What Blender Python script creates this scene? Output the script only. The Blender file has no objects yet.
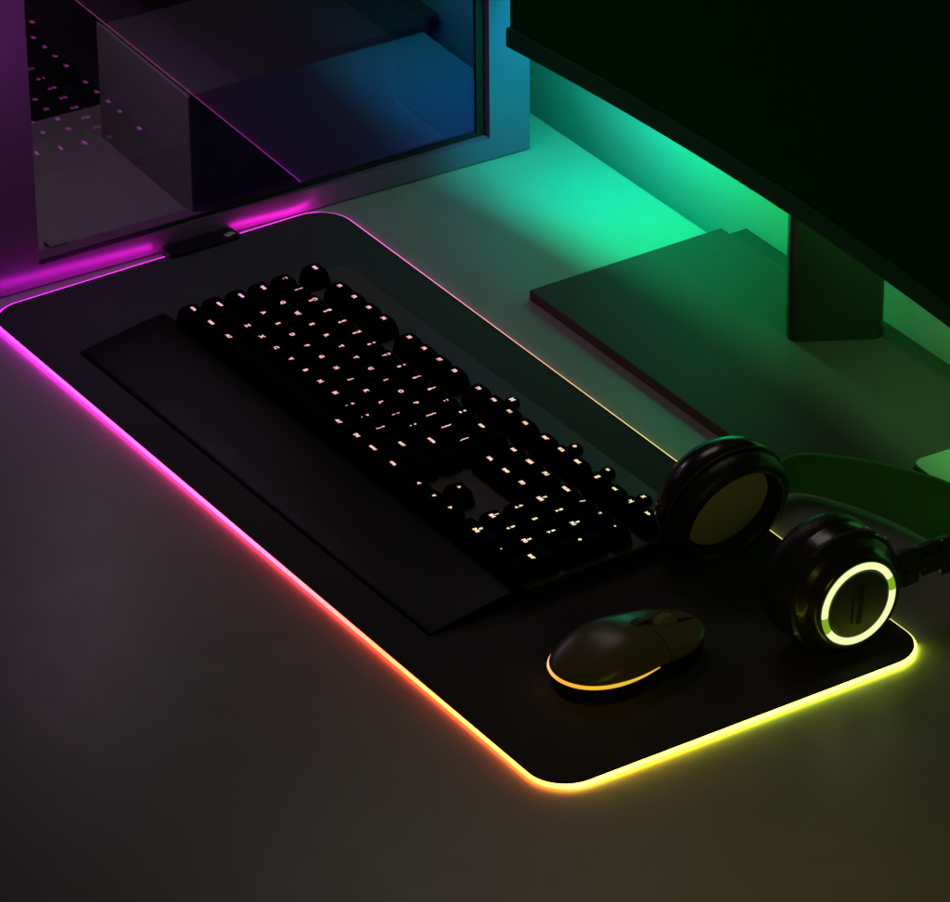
import bpy, bmesh, math, random
from mathutils import Vector, Matrix
random.seed(7)
S = 0.001                      # everything below is written in millimetres
sc = bpy.context.scene
COL = sc.collection
PI = math.pi

# ------------------------------------------------------------------ materials
def mat(name, col, rough=.5, metal=0., spec=.5, bump=0., bscale=400., coat=0., var=0., vscale=30., sheen=0.):
    m = bpy.data.materials.new(name); m.use_nodes = True
    nt = m.node_tree; b = nt.nodes['Principled BSDF']
    b.inputs['Base Color'].default_value = (*col, 1)
    b.inputs['Roughness'].default_value = rough
    b.inputs['Metallic'].default_value = metal
    b.inputs['Specular IOR Level'].default_value = spec
    b.inputs['Coat Weight'].default_value = coat
    b.inputs['Coat Roughness'].default_value = .08
    b.inputs['Sheen Weight'].default_value = sheen
    tc = nt.nodes.new('ShaderNodeTexCoord')
    if bump:
        n = nt.nodes.new('ShaderNodeTexNoise'); n.inputs['Scale'].default_value = bscale
        n.inputs['Detail'].default_value = 6
        bp = nt.nodes.new('ShaderNodeBump'); bp.inputs['Strength'].default_value = bump
        bp.inputs['Distance'].default_value = .0006
        nt.links.new(tc.outputs['Object'], n.inputs['Vector'])
        nt.links.new(n.outputs['Fac'], bp.inputs['Height'])
        nt.links.new(bp.outputs['Normal'], b.inputs['Normal'])
    if var:
        n = nt.nodes.new('ShaderNodeTexNoise'); n.inputs['Scale'].default_value = vscale
        n.inputs['Detail'].default_value = 8; n.inputs['Roughness'].default_value = .65
        nt.links.new(tc.outputs['Object'], n.inputs['Vector'])
        mr = nt.nodes.new('ShaderNodeMapRange')
        mr.inputs['From Min'].default_value = .3; mr.inputs['From Max'].default_value = .7
        mr.inputs['To Min'].default_value = max(0.02, rough - var); mr.inputs['To Max'].default_value = min(1, rough + var)
        nt.links.new(n.outputs['Fac'], mr.inputs['Value'])
        nt.links.new(mr.outputs['Result'], b.inputs['Roughness'])
        mx = nt.nodes.new('ShaderNodeMix'); mx.data_type = 'RGBA'
        mx.inputs[6].default_value = (*[c * (1 - var * .7) for c in col], 1)
        mx.inputs[7].default_value = (*[c * (1 + var * .7) for c in col], 1)
        nt.links.new(n.outputs['Fac'], mx.inputs['Factor'])
        nt.links.new(mx.outputs[2], b.inputs['Base Color'])
    return m

def ramp_emit(name, stops, lo, hi, strength, ky=0., kxy=0.):
    """light whose colour runs along the world X (+ ky * Y) direction, like an addressable LED strip"""
    m = bpy.data.materials.new(name); m.use_nodes = True
    nt = m.node_tree; nt.nodes.clear()
    out = nt.nodes.new('ShaderNodeOutputMaterial'); em = nt.nodes.new('ShaderNodeEmission')
    g = nt.nodes.new('ShaderNodeNewGeometry'); sp = nt.nodes.new('ShaderNodeSeparateXYZ')
    nt.links.new(g.outputs['Position'], sp.inputs[0])
    ma = nt.nodes.new('ShaderNodeMath'); ma.operation = 'MULTIPLY_ADD'
    nt.links.new(sp.outputs['Y'], ma.inputs[0]); ma.inputs[1].default_value = ky
    mb = nt.nodes.new('ShaderNodeMath'); mb.operation = 'MULTIPLY'
    nt.links.new(sp.outputs['X'], mb.inputs[0]); nt.links.new(sp.outputs['Y'], mb.inputs[1])
    mc = nt.nodes.new('ShaderNodeMath'); mc.operation = 'MULTIPLY_ADD'
    nt.links.new(mb.outputs[0], mc.inputs[0]); mc.inputs[1].default_value = kxy
    nt.links.new(sp.outputs['X'], mc.inputs[2]); nt.links.new(mc.outputs[0], ma.inputs[2])
    mr = nt.nodes.new('ShaderNodeMapRange')
    mr.inputs['From Min'].default_value = lo * S; mr.inputs['From Max'].default_value = hi * S
    nt.links.new(ma.outputs[0], mr.inputs['Value'])
    cr = nt.nodes.new('ShaderNodeValToRGB'); el = cr.color_ramp.elements
    while len(el) > 1: el.remove(el[-1])
    for i, (p, c) in enumerate(stops):
        e = el[0] if i == 0 else el.new((p - lo) / (hi - lo))
        e.position = (p - lo) / (hi - lo); e.color = (*c, 1)
    nt.links.new(mr.outputs['Result'], cr.inputs['Fac'])
    nt.links.new(cr.outputs['Color'], em.inputs['Color'])
    em.inputs['Strength'].default_value = strength
    nt.links.new(em.outputs[0], out.inputs['Surface'])
    return m

def emit(name, col, strength):
    m = bpy.data.materials.new(name); m.use_nodes = True
    nt = m.node_tree; nt.nodes.clear()
    out = nt.nodes.new('ShaderNodeOutputMaterial'); em = nt.nodes.new('ShaderNodeEmission')
    em.inputs['Color'].default_value = (*col, 1); em.inputs['Strength'].default_value = strength
    nt.links.new(em.outputs[0], out.inputs['Surface'])
    return m

def glass_mat():
    m = bpy.data.materials.new('tinted_glass'); m.use_nodes = True
    nt = m.node_tree; nt.nodes.clear()
    out = nt.nodes.new('ShaderNodeOutputMaterial')
    t = nt.nodes.new('ShaderNodeBsdfTransparent'); t.inputs['Color'].default_value = (.80, .76, .80, 1)
    g = nt.nodes.new('ShaderNodeBsdfGlossy'); g.inputs['Color'].default_value = (.60, .17, .95, 1); g.inputs['Roughness'].default_value = .012
    lw = nt.nodes.new('ShaderNodeLayerWeight'); lw.inputs['Blend'].default_value = .5
    pw = nt.nodes.new('ShaderNodeMath'); pw.operation = 'POWER'; pw.inputs[1].default_value = 1.5
    f = nt.nodes.new('ShaderNodeMath'); f.operation = 'MULTIPLY_ADD'; f.inputs[1].default_value = .85; f.inputs[2].default_value = .13
    nt.links.new(lw.outputs['Facing'], pw.inputs[0]); nt.links.new(pw.outputs[0], f.inputs[0])
    mx = nt.nodes.new('ShaderNodeMixShader')
    nt.links.new(f.outputs[0], mx.inputs[0]); nt.links.new(t.outputs[0], mx.inputs[1]); nt.links.new(g.outputs[0], mx.inputs[2])
    nt.links.new(mx.outputs[0], out.inputs['Surface'])
    return m

M = {}
M['desk'] = mat('desk_laminate', (.34, .32, .32), .34, bump=.16, bscale=1100, var=.05, vscale=30)
M['wall'] = mat('wall_paint', (.34, .36, .36), .8, bump=.25, bscale=120, var=.05, vscale=8)
M['pad'] = mat('pad_cloth', (.050, .042, .052), .8, spec=.3, bump=.5, bscale=2500, sheen=.05)
M['pad_edge_dark'] = mat('pad_connector_plastic', (.012, .010, .013), .35)
M['white_mark'] = mat('printed_mark', (.7, .7, .72), .5)
M['kb_plate'] = mat('keyboard_brushed_plate', (.14, .125, .125), .36, metal=.3, bump=.08, bscale=600, var=.05, vscale=60)
M['kb_side'] = mat('keyboard_side_plastic', (.006, .006, .006), .55, spec=.25)
M['rest'] = mat('wrist_rest_rubber', (.0045, .0035, .004), .38, spec=.16, bump=.25, bscale=1800, var=.05, vscale=20)
M['key'] = mat('keycap_plastic', (.0012, .0012, .0012), .75, spec=.04)
M['mouse_top'] = mat('mouse_satin_plastic', (.17, .145, .07), .30, spec=.5, bump=.06, bscale=3000)
M['wheel'] = mat('mouse_wheel_rubber', (.34, .32, .16), .4, bump=.3, bscale=1500)
M['mouse_side'] = mat('mouse_rubber_side', (.010, .009, .008), .5, bump=.3, bscale=2500)
M['black_gloss'] = mat('glossy_black_plastic', (.028, .028, .022), .24, spec=.6, coat=.3)
M['black_satin'] = mat('satin_black_plastic', (.035, .035, .028), .38)
M['leather'] = mat('cushion_leatherette', (.022, .022, .017), .42, bump=.9, bscale=260)
M['driver'] = mat('driver_fabric', (.62, .64, .46), .9, bump=.8, bscale=1800)
M['cap'] = mat('ear_cup_cap_metal', (.09, .09, .075), .5, metal=.3, bump=.1, bscale=2500)
M['cap_text'] = mat('ear_cup_printing', (.012, .012, .010), .6)
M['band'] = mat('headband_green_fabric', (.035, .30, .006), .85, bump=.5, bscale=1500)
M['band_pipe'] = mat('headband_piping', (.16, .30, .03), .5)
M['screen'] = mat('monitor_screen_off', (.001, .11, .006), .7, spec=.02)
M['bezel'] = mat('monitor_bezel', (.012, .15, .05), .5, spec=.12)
M['stand'] = mat('stand_painted_metal', (.080, .050, .052), .55, spec=.2, metal=0., bump=.05, bscale=1500)
M['neck'] = mat('stand_neck_metal', (.022, .03, .02), .3, metal=.1)
M['strip'] = mat('clamp_bar_dark', (.03, .035, .03), .5)
M['case'] = mat('case_steel_spill_tint', (.30, .12, .28), .25, metal=.25, bump=.12, bscale=1400)  # silver steel given a violet base colour to offset the green light spill
M['case_front'] = mat('case_front_speckled', (.34, .32, .38), .4, metal=.2, bump=.8, bscale=1500)
M['case_dark'] = mat('case_black_inside', (.008, .008, .010), .6)
M['case_grey'] = mat('case_grey_inside', (.22, .19, .21), .6, bump=.1, bscale=900)
M['case_shroud'] = mat('case_shroud_steel', (.05, .048, .055), .5, bump=.1, bscale=900)
M['rubber'] = mat('glass_gasket', (.002, .002, .003), .6)
M['phone'] = mat('phone_back', (.42, .46, .42), .3, metal=.2)
M['phone_edge'] = mat('phone_edge_black', (.01, .011, .01), .3)
M['glass'] = glass_mat()

PAD = [(-20, (.60, .01, .80)), (70, (.92, .02, .74)), (230, (1., .03, .36)), (400, (1., .05, .10)), (530, (1., .08, .03)),
       (660, (1., .16, .03)), (725, (1., .27, .03)), (770, (1., .50, .06)), (850, (1.5, 1.0, .05)), (960, (1.3, 1.15, .05)), (1100, (.85, 1.1, .06))]
M['pad_glow'] = ramp_emit('pad_edge_light', PAD, -20, 1100, 9., ky=.34, kxy=2.58)
REAR = [(0, (.85, .09, .80)), (60, (.80, .13, .62)), (170, (.80, .22, .34)), (290, (.70, .36, .20)), (420, (.62, .52, .16)), (730, (.55, .62, .12))]
M['pad_glow_rear'] = ramp_emit('pad_rear_edge_light', REAR, 0, 730, 2.6)
LEG = [(60, (.95, .42, .80)), (250, (1., .42, .50)), (360, (1., .52, .45)), (450, (1., .66, .44)), (560, (.92, .88, .42))]
M['legend'] = ramp_emit('key_legend_light', LEG, 60, 560, 1.25)
M['mouse_glow'] = ramp_emit('mouse_light', [(606, (1., .28, .08)), (628, (1., .55, .25)), (645, (1., .40, .04)), (672, (.70, .42, .03))], 600, 680, 1.25)
M['ring_glow'] = emit('ear_cup_light', (.74, .92, .36), 1.3)
M['ring_dim'] = emit('ear_cup_light_dim', (.25, .45, .02), .9)

# ------------------------------------------------------------------ mesh helpers
def link(o):
    COL.objects.link(o); return o
def tag(o, label=None, cat=None, group=None, kind=None):
    if label: o['label'] = label
    if cat: o['category'] = cat
    if group: o['group'] = group
    if kind: o['kind'] = kind
    return o
def empty(name, label, cat, loc=(0, 0, 0), rz=0, group=None):
    o = link(bpy.data.objects.new(name, None)); o.location = [c * S for c in loc]; o.rotation_euler = (0, 0, rz)
    o.empty_display_size = .01
    return tag(o, label, cat, group)
def make(name, bm, m, parent=None, smooth=False, loc=None, scale=True, auto=None):
    if scale: bmesh.ops.scale(bm, vec=(S, S, S), verts=bm.verts)
    bmesh.ops.recalc_face_normals(bm, faces=bm.faces)
    me = bpy.data.meshes.new(name); bm.to_mesh(me); bm.free()
    if m is not None: me.materials.append(m)
    if smooth:
        me.shade_smooth()
        if auto: me.set_sharp_from_angle(angle=math.radians(auto))
    o = link(bpy.data.objects.new(name, me))
    if parent: o.parent = parent
    if loc: o.location = [c * S for c in loc]
    return o
def box(bm, x0, x1, y0, y1, z0, z1, bev=0., seg=2):
    b = bmesh.new()
    v = [b.verts.new(p) for p in ((x0, y0, z0), (x1, y0, z0), (x1, y1, z0), (x0, y1, z0), (x0, y0, z1), (x1, y0, z1), (x1, y1, z1), (x0, y1, z1))]
    for f in ((0, 3, 2, 1), (4, 5, 6, 7), (0, 1, 5, 4), (1, 2, 6, 5), (2, 3, 7, 6), (3, 0, 4, 7)): b.faces.new([v[i] for i in f])
    if bev: bmesh.ops.bevel(b, geom=b.edges[:], offset=bev, segments=seg, profile=.5, affect='EDGES')
    return join(bm, b)
def join(bm, b):
    t = bpy.data.meshes.new('t'); b.to_mesh(t); b.free(); bm.from_mesh(t); bpy.data.meshes.remove(t); return bm
def rrect(x0, x1, y0, y1, r, n=10):
    pts = []
    for cx, cy, a in ((x1 - r, y0 + r, -90), (x1 - r, y1 - r, 0), (x0 + r, y1 - r, 90), (x0 + r, y0 + r, 180)):
        for i in range(n + 1):
            t = math.radians(a + 90 * i / n); pts.append((cx + r * math.cos(t), cy + r * math.sin(t)))
    return pts
def prism(bm, pts, z0, z1, bev=0., seg=2):
    b = bmesh.new()
    lo = [b.verts.new((x, y, z0)) for x, y in pts]; hi = [b.verts.new((x, y, z1)) for x, y in pts]
    n = len(pts); b.faces.new(lo[::-1]); top = b.faces.new(hi)
    for i in range(n): b.faces.new((lo[i], lo[(i + 1) % n], hi[(i + 1) % n], hi[i]))
    if bev: bmesh.ops.bevel(b, geom=list(top.edges), offset=bev, segments=seg, profile=.5, affect='EDGES')
    return join(bm, b)
def tube(bm, path, r, n=12, closed=False, flat=1.):
    P = [Vector(p) for p in path]; N = len(P); rings = []
    for i in range(N):
        if closed: d = P[(i + 1) % N] - P[i - 1]
        else: d = P[min(i + 1, N - 1)] - P[max(i - 1, 0)]
        d.normalize(); up = Vector((0, 0, 1)) if abs(d.z) < .95 else Vector((1, 0, 0))
        s = d.cross(up).normalized(); u = s.cross(d)
        rings.append([bm.verts.new(P[i] + s * ((r(i) if callable(r) else r) * math.cos(2 * PI * k / n)) + u * ((r(i) if callable(r) else r) * flat * math.sin(2 * PI * k / n))) for k in range(n)])
    for i in range(N if closed else N - 1):
        a, b = rings[i], rings[(i + 1) % N]
        for k in range(n): bm.faces.new((a[k], a[(k + 1) % n], b[(k + 1) % n], b[k]))
    if not closed: bm.faces.new(rings[0][::-1]); bm.faces.new(rings[-1])
    return bm
def lathe_x(bm, prof, n=72, a0=0., a1=2 * PI):
    """profile (x, r) turned round the X axis"""
    full = abs(a1 - a0 - 2 * PI) < 1e-6; m = n if full else n + 1
    rings = []
    for x, r in prof:
        if r < 1e-6: rings.append([bm.verts.new((x, 0, 0))] * m); continue
        rings.append([bm.verts.new((x, r * math.cos(a0 + (a1 - a0) * k / n), r * math.sin(a0 + (a1 - a0) * k / n))) for k in range(m)])
    for i in range(len(prof) - 1):
        a, b = rings[i], rings[i + 1]
        for k in range(n):
            k2 = (k + 1) % m; q = []
            for v in (a[k], a[k2], b[k2], b[k]):
                if v not in q: q.append(v)
            if len(q) > 2: bm.faces.new(q)
    return bm
def catmull(pts, n=8):
    P = [Vector(p) for p in pts]; P = [P[0] * 2 - P[1]] + P + [P[-1] * 2 - P[-2]]; out = []
    for i in range(1, len(P) - 2):
        a, b, c, d = P[i - 1:i + 3]
        for k in range(n):
            t = k / n
            out.append(.5 * ((2 * b) + (c - a) * t + (2 * a - 5 * b + 4 * c - d) * t * t + (3 * b - a - 3 * c + d) * t ** 3))
    out.append(P[-2]); return out
_dg = None
def text_mesh(txt, size, bold=.12, ext=.05):
    cu = bpy.data.curves.new('t', 'FONT'); cu.body = txt; cu.size = size * S; cu.align_x = 'CENTER'; cu.align_y = 'CENTER'
    cu.extrude = ext * S; cu.offset = bold * S; cu.resolution_u = 3
    o = link(bpy.data.objects.new('t', cu)); bpy.context.view_layer.update()
    me = bpy.data.meshes.new_from_object(o.evaluated_get(bpy.context.evaluated_depsgraph_get()))
    bpy.data.objects.remove(o); bpy.data.curves.remove(cu)
    me.materials.clear(); return me

# ------------------------------------------------------------------ setting
bm = bmesh.new(); box(bm, -900, 2200, -1100, 502, -28, 0, 2.)
tag(make('desk', bm, M['desk']), kind='structure')
bm = bmesh.new(); box(bm, -1200, 2400, 526, 560, -700, 900)
tag(make('wall', bm, M['wall']), kind='structure')
bm = bmesh.new(); box(bm, -1200, 2400, -1400, 524, -740, -720)
tag(make('floor', bm, M['case_dark']), kind='structure')

# ------------------------------------------------------------------ mouse pad
pad = empty('mouse_pad', 'black cloth desk pad with a rainbow glowing edge lying under the keyboard and mouse', 'mouse pad')
outline = rrect(.1, 729.9, .1, 290.9, 27, 14)
bm = bmesh.new(); prism(bm, outline, .2, 3.4, .4)
make('cloth_surface', bm, M['pad'], pad)
# glowing piping: an open loop that starts and ends at the control box on the left edge
path = rrect(0, 730, 0, 291, 27, 14)
# order: right-bottom corner .. right-top .. left-top .. left-bottom
li = [i for i, p in enumerate(path) if p[0] < .01]
loop = []
n = len(path)
start = 3 * 15                                       # first point of the left-bottom corner (x=0,y=27)
seq = path[start:] + path[:start]
full = [(0, 150)] + seq + [(0, 214)]
dense = []
for (a, b) in zip(full[:-1], full[1:]):
    L = math.dist(a, b); k = max(1, int(L / 15))
    for i in range(k): dense.append((a[0] + (b[0] - a[0]) * i / k, a[1] + (b[1] - a[1]) * i / k, 1.75))
dense.append((*full[-1], 1.75))
bm = bmesh.new(); tube(bm, dense, 1.5, 12)
ls = make('light_strip', bm, M['pad_glow'], pad, smooth=True)
ls.data.materials.append(M['pad_glow_rear'])
for f in ls.data.polygons:
    if f.center.y > .279 and f.center.x < .715: f.material_index = 1
bm = bmesh.new(); prism(bm, rrect(-9.5, 7.5, 152, 210, 3), .3, 6., 1.2)
cb = make('control_box', bm, M['pad_edge_dark'], pad)
bm = bmesh.new()
for q in ([(-2, 203), (3, 204), (2.2, 208), (-.6, 207.2)], [(-.8, 199.5), (4.2, 200.5), (3.4, 203.8), (0.6, 203)]):
    prism(bm, q, 6.1, 6.3)
make('button_emblem', bm, M['white_mark'], cb)

# ------------------------------------------------------------------ keyboard
U = 19.05; KR = .0115
kb = empty('keyboard', 'black full-size keyboard with lit key legends and wrist rest on the glowing pad', 'keyboard', (108.5, 104, 0), KR)
bm = bmesh.new(); box(bm, -5, 433.5, -5, 137, 5.5, 14.5, 1.8, 3)
make('body', bm, M['kb_side'], kb)
bm = bmesh.new(); prism(bm, rrect(-4, 432.5, -3.5, 136, 5), 14.4, 16.2, .7)
plate = make('top_plate', bm, M['kb_plate'], kb)
# wrist rest: long wedge with a soft crowned top
bm = bmesh.new()
XS = [-19 + 447 * i / 40 for i in range(41)]
prof = [(-76, 3.3), (-75.4, 4.5), (-72, 5.6), (-56, 8.4), (-38, 11.2), (-24, 13.6), (-13, 14.9), (-7, 15.0), (-5.6, 14.2), (-5.4, 3.3)]
rings = []
for i, x in enumerate(XS):
    e = min(i, 40 - i); k = 1 if e > 1 else (.90 if e == 0 else .98)
    rings.append([bm.verts.new((x, y, 3.3 + (z - 3.3) * k)) for y, z in prof])
for a, b in zip(rings[:-1], rings[1:]):
    for j in range(len(prof) - 1): bm.faces.new((a[j], b[j], b[j + 1], a[j + 1]))
    bm.faces.new((a[-1], b[-1], b[0], a[0]))
bm.faces.new(rings[0]); bm.faces.new(rings[-1][::-1])
make('wrist_rest', bm, M['rest'], kb, smooth=True, auto=50)
for x in (10, 418):
    for y in (8, 122):
        bm = bmesh.new(); box(bm, x - 9, x + 9, y - 4, y + 4, 3.3, 5.6, .4)
        make('rubber_foot', bm, M['kb_side'], kb)

KEYS = []
def row(y, items, x):
    for it in items:
        if isinstance(it, (int, float)): x += it; continue
        name, w, leg = it; KEYS.append((name, x, y, w, 1, leg)); x += w
def k1(s): return [('keycap', 1, c) for c in s]
row(5.35, [('escape_key', 1, 'ESC')], 0)
for st, a in ((1.72, 1), (6.45, 5), (11., 9)):
    for i in range(4): KEYS.append(('function_key', st + i, 5.35, 1, 1, 'F%d' % (a + i)))
for i, s in enumerate(('PRT', 'SCR', 'BRK')): KEYS.append(('function_key', 15.25 + i, 5.35, 1, 1, s))
row(4, k1(['~\n`', '!\n1', '@\n2', '#\n3', '$\n4', '%\n5', '^\n6', '&\n7', '*\n8', '(\n9', ')\n0', '_\n-', '+\n=']) + [('backspace_key', 2, 'BKSP')], 0)
row(3, [('tab_key', 1.5, 'TAB')] + k1('QWERTYUIOP') + k1(['{\n[', '}\n]']) + [('keycap', 1.5, '|\n\\')], 0)
row(2, [('caps_lock_key', 1.75, 'CAPS')] + k1('ASDFGHJKL') + k1([':\n;', '"\n\'']) + [('enter_key', 2.25, 'ENTER')], 0)
row(1, [('shift_key', 2.25, 'SHIFT')] + k1('ZXCVBNM') + k1(['<\n,', '>\n.', '?\n/']) + [('shift_key', 2.75, 'SHIFT')], 0)
row(0, [('modifier_key', 1.25, 'CTRL'), ('modifier_key', 1.25, 'WIN'), ('modifier_key', 1.25, 'ALT'), ('space_bar', 6.25, ''),
        ('modifier_key', 1.25, 'ALT'), ('modifier_key', 1, 'FN'), ('modifier_key', 1.25, 'MENU'), ('modifier_key', 1.5, 'CTRL')], 0)
for i, s in enumerate(('INS', 'HM', 'PU')): KEYS.append(('navigation_key', 15.25 + i, 4, 1, 1, s))
for i, s in enumerate(('DEL', 'END', 'PD')): KEYS.append(('navigation_key', 15.25 + i, 3, 1, 1, s))
for i, s in enumerate(('<', 'v', '>')): KEYS.append(('arrow_key', 15.25 + i, 0, 1, 1, s))
KEYS.append(('arrow_key', 16.25, 1, 1, 1, '^'))
for i, s in enumerate(('NUM', '/', '*', '-')): KEYS.append(('numpad_key', 18.5 + i, 4, 1, 1, s))
for r_, ss in ((3, ('7 HM', '8 ^', '9 PU')), (2, ('4 <', '5', '6 >')), (1, ('1 EN', '2 v', '3 PD'))):
    for i, s in enumerate(ss): KEYS.append(('numpad_key', 18.5 + i, r_, 1, 1, s.replace(' ', chr(10))))
KEYS.append(('numpad_key', 21.5, 2, 1, 2, '+')); KEYS.append(('numpad_key', 21.5, 0, 1, 2, 'ENT'))
KEYS.append(('numpad_key', 18.5, 0, 2, 1, '0 INS'.replace(' ', chr(10)))); KEYS.append(('numpad_key', 20.5, 0, 1, 1, '.'))
for i, s in enumerate(('[]', '<<', '>|', '>>')): KEYS.append(('media_key', 18.5 + i, 5.35, 1, 1, s))
cap_cache = {}
def cap_mesh(w, h):
    if (w, h) in cap_cache: return cap_cache[(w, h)]
    b = bmesh.new(); hw = w * U / 2 - .55; hh = h * U / 2 - .55
    lv = [(0, 0, 0), (0.2, .2, 2.2), (1.2, 1.4, 8.0), (1.9, 2.3, 10.6), (2.6, 3.0, 11.5), (3.6, 4.0, 11.75)]
    rg = []
    for ix, iy, z in lv:
        rg.append([b.verts.new((x * S, y * S, z * S)) for x, y in rrect(-hw + ix, hw - ix, -hh + iy, hh - iy, 2.2, 4)])
    n_ = len(rg[0])
    for a, c in zip(rg[:-1], rg[1:]):
        for i in range(n_): b.faces.new((a[i], a[(i + 1) % n_], c[(i + 1) % n_], c[i]))
    ctr = b.verts.new((0, 0, 11.2 * S))                     # shallow dished top
    for i in range(n_): b.faces.new((rg[-1][i], rg[-1][(i + 1) % n_], ctr))
    b.faces.new(rg[0][::-1])
    bmesh.ops.recalc_face_normals(b, faces=b.faces)
    me = bpy.data.meshes.new('keycap'); b.to_mesh(me); b.free(); me.shade_smooth(); me.materials.append(M['key'])
    cap_cache[(w, h)] = me; return me
leg_cache = {}
def legend(txt, size):
    if (txt, size) not in leg_cache:
        me = text_mesh(txt, size * .92, .22); me.materials.append(M['legend']); leg_cache[(txt, size)] = me
    return leg_cache[(txt, size)]
for name, x, y, w, h, leg in KEYS:
    o = link(bpy.data.objects.new(name, cap_mesh(w, h))); o.parent = kb
    z = 16.6 + (.5 if y >= 4 else 0) + (.7 if y > 5 else 0) + (.3 if y == 0 else 0)
    o.location = ((x + w / 2) * U * S, (y + h / 2 - .5) * U * S, z * S)
    if leg:
        big = len(leg) == 1
        sz = 5.0 if big else (3.9 if '\n' in leg else (4.2 if len(leg) <= 2 else (3.3 if len(leg) < 4 else 2.7)))
        l = link(bpy.data.objects.new('legend', legend(leg, sz))); l.parent = o
        dx = 0 if w <= 1 or name in('numpad_key',) else -(w - 1) * U / 2 * .55
        l.location = (dx * S, .5 * S, 11.9 * S)
for (x, s) in ((234, 'M'), (310, 'o'), (348, '='), (390, 'x')):  # small round buttons on the top strip
    bm = bmesh.new(); lathe_x(bm, [(0, 5.6), (3.4, 5.2), (4.2, 4.4), (4.4, 0)], 28)
    bmesh.ops.rotate(bm, cent=(0, 0, 0), matrix=Matrix.Rotation(-PI / 2, 3, 'Y'), verts=bm.verts)
    b = make('round_button', bm, M['key'], kb, smooth=True, loc=(x - 2, 121.5, 16.0))
    l = link(bpy.data.objects.new('legend', legend(s, 5.4))); l.parent = b; l.location = (0, 0, 4.7 * S)

# ------------------------------------------------------------------ mouse
ms = empty('mouse', 'dark bronze computer mouse with an amber light band round its tail on the pad', 'computer mouse', (639, 118, 3.4), math.radians(4))
ML, MW = 56., 31.
def mw(v):          # half width along the length, v=-1 tail .. 1 nose
    w = (1 - abs(v) ** 3.0) ** .5 if abs(v) < 1 else 0
    return MW * w * (1 - .07 * math.exp(-((v - .15) / .28) ** 2)) * (1 - .04 * v)
def mh(v):
    e = (1 - abs(v) ** 3.4) ** .5 if abs(v) < 1 else 0
    return (17. * math.exp(-((v + .18) / .78) ** 2) + 1.) * e
def mz(v): return 15.2 + .6 * max(0, v)      # height of the seam
def top_pt(u, v): 
    return Vector((mw(v) * u, ML * v, mz(v) + mh(v) * max(0, 1 - abs(u) ** 2.7) ** .52))
def patch(u0, u1, v0, v1, nu=22, nv=30, th=1.4):
    b = bmesh.new()
    def cs(a0, a1, t): return a0 + (a1 - a0) * t
    cu = [math.sin(PI / 2 * cs(2 / PI * math.asin(u0), 2 / PI * math.asin(u1), i / nu)) for i in range(nu + 1)]
    cv = [math.sin(PI / 2 * cs(2 / PI * math.asin(v0), 2 / PI * math.asin(v1), i / nv)) for i in range(nv + 1)]
    g = [[b.verts.new(top_pt(a, c)) for a in cu] for c in cv]
    g2 = [[b.verts.new(top_pt(a, c) * 1 - Vector((0, 0, th))) for a in cu] for c in cv]
    for j in range(nv):
        for i in range(nu):
            b.faces.new((g[j][i], g[j][i + 1], g[j + 1][i + 1], g[j + 1][i]))
            b.faces.new((g2[j][i], g2[j + 1][i], g2[j + 1][i + 1], g2[j][i + 1]))
    bd = [e for e in b.edges if e.is_boundary]
    top = [g[0][i] for i in range(nu + 1)] + [g[j][nu] for j in range(1, nv + 1)] + [g[nv][i] for i in range(nu - 1, -1, -1)] + [g[j][0] for j in range(nv - 1, 0, -1)]
    low = [g2[0][i] for i in range(nu + 1)] + [g2[j][nu] for j in range(1, nv + 1)] + [g2[nv][i] for i in range(nu - 1, -1, -1)] + [g2[j][0] for j in range(nv - 1, 0, -1)]
    m_ = len(top)
    for i in range(m_): b.faces.new((top[i], top[(i + 1) % m_], low[(i + 1) % m_], low[i]))
    bmesh.ops.remove_doubles(b, verts=b.verts, dist=.002)
    return b
VS = .22
make('palm_shell', patch(-.9999, .9999, -.9999, VS), M['mouse_top'], ms, smooth=True, auto=55)
make('button', patch(-.9999, -.13, VS + .012, .9999, 14, 24), M['mouse_top'], ms, smooth=True, auto=55)
make('button', patch(.13, .9999, VS + .012, .9999, 14, 24), M['mouse_top'], ms, smooth=True, auto=55)
# dark channel between the buttons
b = bmesh.new(); g = []
for j in range(21):
    v = VS + .005 + (.99 - VS) * j / 20
    g.append([b.verts.new(top_pt(u, v) - Vector((0, 0, 1.6))) for u in (-.15, -.07, 0, .07, .15)])
for j in range(20):
    for i in range(4): b.faces.new((g[j][i], g[j][i + 1], g[j + 1][i + 1], g[j + 1][i]))
bmesh.ops.solidify(b, geom=b.faces[:], thickness=1.)
make('button_channel', b, M['black_satin'], ms, smooth=True)
b = bmesh.new(); lathe_x(b, [(-3.1, 0), (-3.1, 8.6), (-2.2, 10), (-.9, 9.6), (0, 10), (.9, 9.6), (2.2, 10), (3.1, 8.6), (3.1, 0)], 36)
make('scroll_wheel', b, M['wheel'], ms, smooth=True, auto=40, loc=(0, 29, mz(.5) + mh(.52) - 4.9))
b = bmesh.new(); prism(b, rrect(-3.2, 3.2, -4.2, 4.2, 2), 0, 2.2, .6)
make('speed_button', b, M['black_satin'], ms, loc=(0, 7.5, mz(.1) + mh(.12) - .9))
def skirt(z0f, z1f, s0, s1, a0=-1., name=None):
    pass
N = 120
def foot(t, s, z):
    v = math.sin(t); v = max(-.99999, min(.99999, v)); side = 1 if math.cos(t) >= 0 else -1
    return Vector((side * mw(v) * s, ML * v * (s if s < 1 else s), z))
def foot_curve(s):
    pts = []
    for i in range(N):
        t = -PI / 2 + 2 * PI * i / N
        # resample so the ends get enough points
        v = math.sin(t); pts.append((t, v))
    return pts
b = bmesh.new(); rg = []
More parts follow.
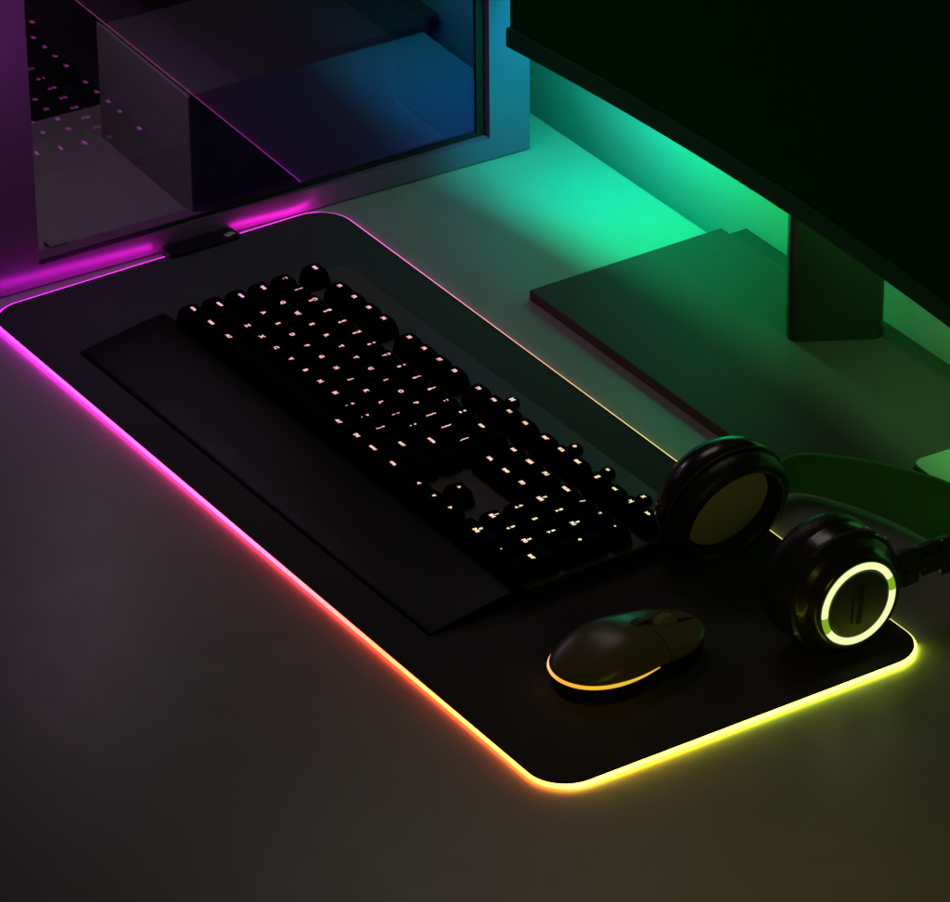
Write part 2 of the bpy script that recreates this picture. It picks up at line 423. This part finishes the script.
for s, zz in ((.90, 0.), (.955, .6), (.97, 4.), (.985, 9.), (.975, 14.2)):
    rg.append([b.verts.new(foot(-PI / 2 + 2 * PI * i / N, s, zz + (0 if zz < 5 else 1.8 * max(0, math.sin(-PI / 2 + 2 * PI * i / N)) * zz / 12))) for i in range(N)])
for a, c in zip(rg[:-1], rg[1:]):
    for i in range(N): b.faces.new((a[i], a[(i + 1) % N], c[(i + 1) % N], c[i]))
b.faces.new(rg[0][::-1]); b.faces.new(rg[-1])
make('side_skirt', b, M['mouse_side'], ms, smooth=True, auto=60)
pth = []
for i in range(70):
    t = -PI / 2 - 1.15 + (1.15 + 1.62) * i / 69
    q = foot(t, 1.0, 14.1); q.z += 1.8 * max(0, math.sin(t)); pth.append(q)
b = bmesh.new(); tube(b, pth, lambda i: 1.3 * min(1, (i + 3) / 22, (72 - i) / 18) ** .7, 8)
make('light_band', b, M['mouse_glow'], ms, smooth=True)

# ------------------------------------------------------------------ headphones
hp = empty('headphones', 'black headphones standing on their ear cups beside the keyboard, one ringed in lime light', 'headphones', (640, 250, 3.4))
def ear_cup(center, tilt, lit):
    rot = Matrix.Rotation(tilt, 4, 'Y')
    def mk(name, bmx, m, par, **k):
        return make(name, bmx, m, par, smooth=True, auto=38, **k)
    b = bmesh.new()
    if lit:   # outer side faces +X
        lathe_x(b, [(-22, 0), (-22, 38), (-21, 43), (-17, 43.1), (-11, 43.5), (-7, 42.9), (-5.5, 42.4), (-5, 40), (-3, 39), (-1, 36.5), (3, 34.6), (7, 33.6), (9, 32.2), (9.6, 31.), (9.2, 29.4), (8.4, 29.1), (8.4, 0)], 96)
    else:     # inner side faces +X
        lathe_x(b, [(-17, 0), (-17, 26), (-14, 36), (-7, 42.5), (0, 45.5), (6, 46), (9, 45), (10, 43), (10, 34.4), (-2, 33.8), (-3, 33.4), (-3, 0)], 96)
    shell = mk('ear_cup', b, M['black_gloss'], hp)
    shell.matrix_local = Matrix.Translation(Vector(center) * S) @ rot
    b = bmesh.new()
    if lit:
        lathe_x(b, [(-40, 30), (-41.5, 33), (-41.5, 38), (-39, 41), (-33, 43.2), (-26, 43), (-22.4, 41), (-22.4, 28), (-38, 28), (-40, 30)], 80)
    else:
        lathe_x(b, [(10.4, 32.8), (10.4, 43.4), (13, 45), (18, 45), (23, 43.4), (25.4, 40), (25.8, 38.), (25, 36.2), (22.5, 34.6), (10.4, 33.2)], 80)
    mk('ear_cushion', b, M['leather'], shell)
    if lit:
        for a0, a1, m in ((.10, 2.85, M['ring_glow']), (3.30, 6.00, M['ring_glow']), (2.85, 3.30, M['ring_dim']), (6.00, 2 * PI + .10, M['ring_dim'])):
            b = bmesh.new(); lathe_x(b, [(8.6, 24.2), (9.6, 24.5), (10.0, 25.2), (10.0, 27.8), (9.6, 28.6), (8.6, 28.9), (8.6, 24.2)], 48, a0 + .35, a1 + .35)
            mk('light_ring' if m is M['ring_glow'] else 'light_ring_gap', b, m, shell)
        b = bmesh.new(); lathe_x(b, [(8.5, 23.3), (9.3, 23.0), (9.7, 22.2), (9.5, 0)], 64)
        cap = mk('logo_cap', b, M['cap'], shell)
        for (tx, sz, off) in (('IIIIIIIII', 4.4, 1.), ('IIIIIIIIIIIIII', 2.2, -5.)):
            b = bmesh.new()
            L_ = 30 if sz > 3 else 26; n_ = 9 if sz > 3 else 15
            for i in range(n_):
                c0 = -L_ / 2 + L_ * (i + .1) / n_; wd = L_ / n_ * .72
                h0 = sz * random.uniform(.42, .5)
                box(b, 0, .22, off - h0, off + h0, c0, c0 + wd)
            w = make('printed_marks', b, M['cap_text'], cap, loc=(9.62, 0, 0)); w.rotation_euler = (math.radians(-4), 0, 0)
        b = bmesh.new(); tube(b, [(-7, 43.3 * math.cos(a), 43.3 * math.sin(a)) for a in [1.0 + 1.2 * i / 20 for i in range(21)]], 1.1, 8)
        mk('chrome_trim', b, M['cap'], shell)
        for a in (.62, 1.12):
            b = bmesh.new(); box(b, -13, -8, -2.6, 2.6, 42.4, 44.6, .5)
            c = mk('side_button', b, M['phone'], shell); c.rotation_euler = (a - PI / 2, 0, 0)
    else:
        b = bmesh.new(); lathe_x(b, [(-2.9, 33.2), (11, 32.6), (15, 31.8), (16.6, 29), (17, 0)], 64)
        mk('driver_cover', b, M['driver'], shell)
        b = bmesh.new(); tube(b, [(10, 46.2 * math.cos(a), 46.2 * math.sin(a)) for a in [2 * PI * i / 90 for i in range(90)]], .7, 6, closed=True)
        mk('trim_ring', b, M['cap'], shell)
    return shell
ear_cup((705.5 - 640, -7, 43.6), 0, True)
T = math.radians(14)
ear_cup((-88.5, -3, 42.5), T, False)
# headband: a wide padded strap lying round behind the two cups
ctrl = [(540, 290, 24), (524, 312, 26), (524, 336, 29), (555, 355, 35), (594, 368, 42), (641, 374, 50), (686, 368, 50), (704, 352, 44), (704, 338, 36), (698, 334, 32)]
cp = catmull([(x - 640, y - 250, h) for x, y, h in ctrl], 10)
b = bmesh.new(); A = []
for i, p in enumerate(cp):
    d = (cp[min(i + 1, len(cp) - 1)] - cp[max(i - 1, 0)]); d.z = 0; d.normalize(); s = Vector((-d.y, d.x, 0)); h = p.z
    q = Vector((p.x, p.y, 0))
    sec = [(-1.5, 0), (1.5, 0), (2.5, 1.5), (3.2, h * .3), (3.2, h * .7), (2.5, h - 1.5), (1.5, h), (-1.5, h), (-2.5, h - 1.5), (-3.2, h * .7), (-3.2, h * .3), (-2.5, 1.5)]
    A.append([b.verts.new(q + s * a + Vector((0, 0, z))) for a, z in sec])
for r0, r1 in zip(A[:-1], A[1:]):
    for k in range(12): b.faces.new((r0[k], r0[(k + 1) % 12], r1[(k + 1) % 12], r1[k]))
b.faces.new(A[0][::-1]); b.faces.new(A[-1])
band = make('headband', b, M['band'], hp, smooth=True, auto=50)
b = bmesh.new(); pp = []
for i, p in enumerate(cp):
    d = (cp[min(i + 1, len(cp) - 1)] - cp[max(i - 1, 0)]); d.z = 0; d.normalize(); s = Vector((-d.y, d.x, 0))
    pp.append(Vector((p.x, p.y, 1.0)) - s * 2.6)
tube(b, pp, .75, 8)
make('piping', b, M['band_pipe'], band, smooth=True)
# yoke and slider of the ringed cup
b = bmesh.new()
box(b, 46, 54, 40, 58, 26, 52, 2.); box(b, 45, 52, 60, 84, 28, 50, 1.5)
make('hinge', b, M['black_satin'], hp, smooth=True, auto=40)
b = bmesh.new()
box(b, 52.2, 54.4, 61, 66, 33, 45, .4); box(b, 54.2, 56, 44, 48, 28, 38, .4); box(b, 52.2, 55.2, 74, 86, 26, 52, .8)
make('slider_clip', b, M['black_gloss'], hp)
b = bmesh.new(); tube(b, catmull([(-88, 42, 40), (-94, 48, 34), (-100, 46, 24)], 6), 4, 10)
make('hinge', b, M['black_satin'], hp, smooth=True)
b = bmesh.new(); tube(b, [(-52, 33, 13), (-44, 36, 12)], 1.6, 10)
make('microphone_jack', b, M['phone'], hp, smooth=True)

# ------------------------------------------------------------------ monitor
mo = empty('monitor', 'large curved black monitor switched off on a grey stand, glowing green behind', 'monitor', (375, 434.5, 0))
Rm, Z0, Z1 = 3000., 120.4, 478.
HWm = 324.
def arc(x, off): # local coordinates of a point across the curved panel (concave towards -Y)
    th = x / Rm; r = Rm + off
    return (r * math.sin(th), r * math.cos(th) - Rm)
def curved(x0, x1, o0, o1, z0, z1, n=48, bev=0.):
    b = bmesh.new(); R_ = []
    for i in range(n + 1):
        x = x0 + (x1 - x0) * i / n; a = arc(x, o0); c = arc(x, o1)
        R_.append([b.verts.new((a[0], a[1], z0)), b.verts.new((c[0], c[1], z0)), b.verts.new((c[0], c[1], z1)), b.verts.new((a[0], a[1], z1))])
    for p, q in zip(R_[:-1], R_[1:]):
        for k in range(4): b.faces.new((p[k], p[(k + 1) % 4], q[(k + 1) % 4], q[k]))
    b.faces.new(R_[0][::-1]); b.faces.new(R_[-1])
    if bev:
        es = [e for e in b.edges if e.calc_face_angle(0) > .8]
        bmesh.ops.bevel(b, geom=es, offset=bev, segments=3, profile=.5, affect='EDGES')
    return b
hs = make('housing', curved(-HWm, HWm, 0, 14, Z0, Z1, bev=4.), M['bezel'], mo, smooth=True, auto=35)
make('screen', curved(-HWm + 5, HWm - 2, -1.2, -.3, Z0 + 16, Z1 - 7), M['screen'], mo, smooth=True, auto=35)
make('chin', curved(-HWm - 1, HWm + 1, -3.2, -.2, Z0 + .6, Z0 + 15.6, bev=1.2), M['bezel'], mo, smooth=True, auto=35)
b = bmesh.new(); prism(b, rrect(-150, 150, 10, 40, 14), Z0 + 40, Z1 - 60, 6)
make('back_cover', b, M['bezel'], mo)
b = bmesh.new(); prism(b, [(-178, -97.5), (120, -97.5), (138, -92), (171, -58), (178, -44), (178, 70.5), (-178, 70.5)], .3, 8, .6)
make('base_plate', b, M['stand'], mo)
b = bmesh.new(); prism(b, rrect(-34, 34, -13, 13, 9, 10), 8.1, 330)
bmesh.ops.rotate(b, cent=(0, 0, 0), matrix=Matrix.Rotation(math.radians(60), 3, 'Z'), verts=b.verts)
bmesh.ops.translate(b, vec=(-7, 46.5, 0), verts=b.verts)
make('neck', b, M['neck'], mo, smooth=True, auto=40)
b = bmesh.new(); box(b, -168, 178, 70.8, 86, 2, 7.6, .6)
make('clamp_bar', b, M['strip'], mo)
GL = [(55, (.0, .75, .95)), (90, (.0, 1.35, 1.25)), (125, (.0, 1.4, .50)), (165, (.0, 1.0, .12)), (205, (.0, .50, .05)), (290, (.01, .30, .04)), (400, (.03, .18, .04)), (520, (.04, .20, .04)), (690, (.05, .20, .035))]
M['back_glow'] = ramp_emit('monitor_back_light', GL, 55, 690, 125.)
b = curved(-HWm + 6, HWm - 12, 14.3, 20.5, Z0 + 14, Z0 + 20)
make('light_strip', b, M['back_glow'], mo)

# ------------------------------------------------------------------ computer case
CA = -math.atan2(19, 437)
pc = empty('computer_case', 'silver desktop computer case with a dark mirror-like glass side standing left of the pad', 'computer case', (-17, 21, 0), CA)
Lc, Hc, Wc = 446., 455., 215.
b = bmesh.new()
y0, y1, z0, z1 = 0, Lc, 1.2, Hc; iy0, iy1, iz0, iz1 = 34, Lc - 35, 18.5, Hc - 25
def ringpts(x, a, bb, c, d): return [b.verts.new(p) for p in ((x, a, c), (x, bb, c), (x, bb, d), (x, a, d))]
of, inn = ringpts(0, y0, y1, z0, z1), ringpts(0, iy0, iy1, iz0, iz1)
ob, ib = ringpts(-20, y0, y1, z0, z1), ringpts(-20, iy0, iy1, iz0, iz1)
for k in range(4):
    j = (k + 1) % 4
    b.faces.new((of[k], of[j], inn[j], inn[k])); b.faces.new((ob[k], ib[k], ib[j], ob[j]))
    b.faces.new((of[k], ob[k], ob[j], of[j])); b.faces.new((inn[k], inn[j], ib[j], ib[k]))
es = [e for e in b.edges if all(abs(v.co.x) < .01 for v in e.verts) and e.calc_face_angle(0) > .5]
bmesh.ops.bevel(b, geom=es, offset=1.4, segments=4, profile=.5, affect='EDGES')
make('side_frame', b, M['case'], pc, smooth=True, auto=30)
b = bmesh.new()                                    # hollow housing behind the frame
box(b, -Wc, -20.2, 0, Lc, 1.2, 12); box(b, -Wc, -20.2, 0, Lc, Hc - 12, Hc)
box(b, -Wc, -20.2, Lc - 8, Lc, 12.1, Hc - 12.1); box(b, -Wc, -20.2, 0, 8, 12.1, Hc - 12.1)
box(b, -Wc, -Wc + 5, 8.1, Lc - 8.1, 12.1, Hc - 12.1)
make('housing', b, M['case_dark'], pc)
b = bmesh.new(); box(b, -Wc + 2, 0.2, -14, -.2, 1.2, Hc, 2.5, 3)
make('front_panel', b, M['case_front'], pc, smooth=True, auto=35)
b = bmesh.new(); box(b, -.5, .5, 0, 376, iz0 + .3, iz1 - .3)
gp = make('glass_panel', b, M['glass'], pc, loc=(-.8, iy0 + .3, 0)); gp.rotation_euler = (0, 0, math.radians(1.4))
b = bmesh.new(); box(b, .6, 2.2, 0, 376, iz0 + .3, iz0 + 3.2); box(b, .6, 2.2, 370, 375.8, iz0 + 3.3, iz1 - .4)
gk = make('glass_gasket', b, M['rubber'], pc, loc=(-.8, iy0 + .3, 0)); gk.rotation_euler = gp.rotation_euler
b = bmesh.new(); box(b, -Wc + 5.2, -17.5, 8.4, Lc - 60, 12.3, 16, .4)
make('floor_plate', b, M['case_grey'], pc)
b = bmesh.new(); box(b, -160, -14, 166, 168, 16.2, 112, .4)
make('divider_panel', b, M['case_grey'], pc)
b = bmesh.new(); box(b, -160, -21, 168.3, 344, 16.2, 110, 2)
make('power_supply_cover', b, M['case_shroud'], pc)
b = bmesh.new(); box(b, -176, -20, 18, 40, 16.2, 230, 2)
make('fan_bracket', b, M['case_dark'], pc)
b = bmesh.new(); box(b, -30, -18, 52, 66, 16.2, 20, .8)
make('cable_clip', b, M['case_grey'], pc)

# ------------------------------------------------------------------ phone
b = bmesh.new(); prism(b, rrect(0, 78, 0, 160, 9), 0, 6.5, 1.2)
ph = empty('phone', 'pale smartphone with a dark rim resting on the right end of the monitor stand', 'smartphone', (549, 409, 8.1), math.radians(-3))
make('rim', b, M['phone_edge'], ph)
b = bmesh.new(); prism(b, rrect(1.6, 76.4, 1.6, 158.4, 8), 6.6, 7.4, .3)
make('back_face', b, M['phone'], ph)

# ------------------------------------------------------------------ lights
w = bpy.data.worlds.new('World'); sc.world = w; w.use_nodes = True
w.node_tree.nodes['Background'].inputs[0].default_value = (.9, .85, 1., 1)
w.node_tree.nodes['Background'].inputs[1].default_value = .006
def area(name, loc, target, sx, sy, power, col):
    l = bpy.data.lights.new(name, 'AREA'); l.shape = 'RECTANGLE'; l.size = sx * S; l.size_y = sy * S; l.energy = power; l.color = col
    o = link(bpy.data.objects.new(name, l)); o.location = Vector(loc) * S
    d = (Vector(target) - Vector(loc)).normalized(); o.rotation_euler = d.to_track_quat('-Z', 'Y').to_euler()
    return o
area('overhead_fill', (80, 330, 760), (180, 290, 0), 300, 300, .34, (1., .84, .82))  # added soft overhead fill for general brightness, not a fixture of the room
area('violet_fill', (45, -30, 300), (-15, 30, 60), 160, 160, .050, (.88, .50, 1.))  # added violet fill for the left desk and case, no real source
area('pillar_fill', (60, 10, 210), (-18, 38, 110), 80, 80, .022, (.62, .12, 1.))  # unseen purple fill, added to colour the near post of the case
area('yellow_fill', (960, 20, 240), (680, 150, 10), 110, 110, .055, (1., .86, .09))  # added olive-yellow fill for the ear cups, mouse and right desk, itself unseen
area('case_inside_fill', (-90, 90, 330), (-90, 140, 0), 100, 60, .30, (1., .85, .95))  # made-up light inside the case, brightens the panels behind the glass

# ------------------------------------------------------------------ camera
F = 5210.12
loc = Vector((2923.2, -1466.8, 1808.7))
yaw, pitch, roll = math.radians(147.21570818), math.radians(30.61496913), math.radians(-.59283927)
fw = Vector((math.cos(yaw) * math.cos(pitch), math.sin(yaw) * math.cos(pitch), -math.sin(pitch)))
rt = Vector((math.sin(yaw), -math.cos(yaw), 0)); up = rt.cross(fw)
r2 = rt * math.cos(roll) + up * math.sin(roll); u2 = -rt * math.sin(roll) + up * math.cos(roll)
cam = bpy.data.cameras.new('camera'); co = link(bpy.data.objects.new('camera', cam))
m = Matrix(((r2.x, u2.x, -fw.x), (r2.y, u2.y, -fw.y), (r2.z, u2.z, -fw.z))).to_4x4(); m.translation = loc * S
co.matrix_world = m
cam.sensor_width = 36; cam.sensor_fit = 'HORIZONTAL'; cam.lens = 36 * F / 950; cam.clip_start = .05; cam.clip_end = 50
sc.camera = co
sc.render.engine = 'CYCLES'
sc.view_settings.view_transform = 'Standard'; sc.view_settings.look = 'None'; sc.view_settings.exposure = 0; sc.view_settings.gamma = 1
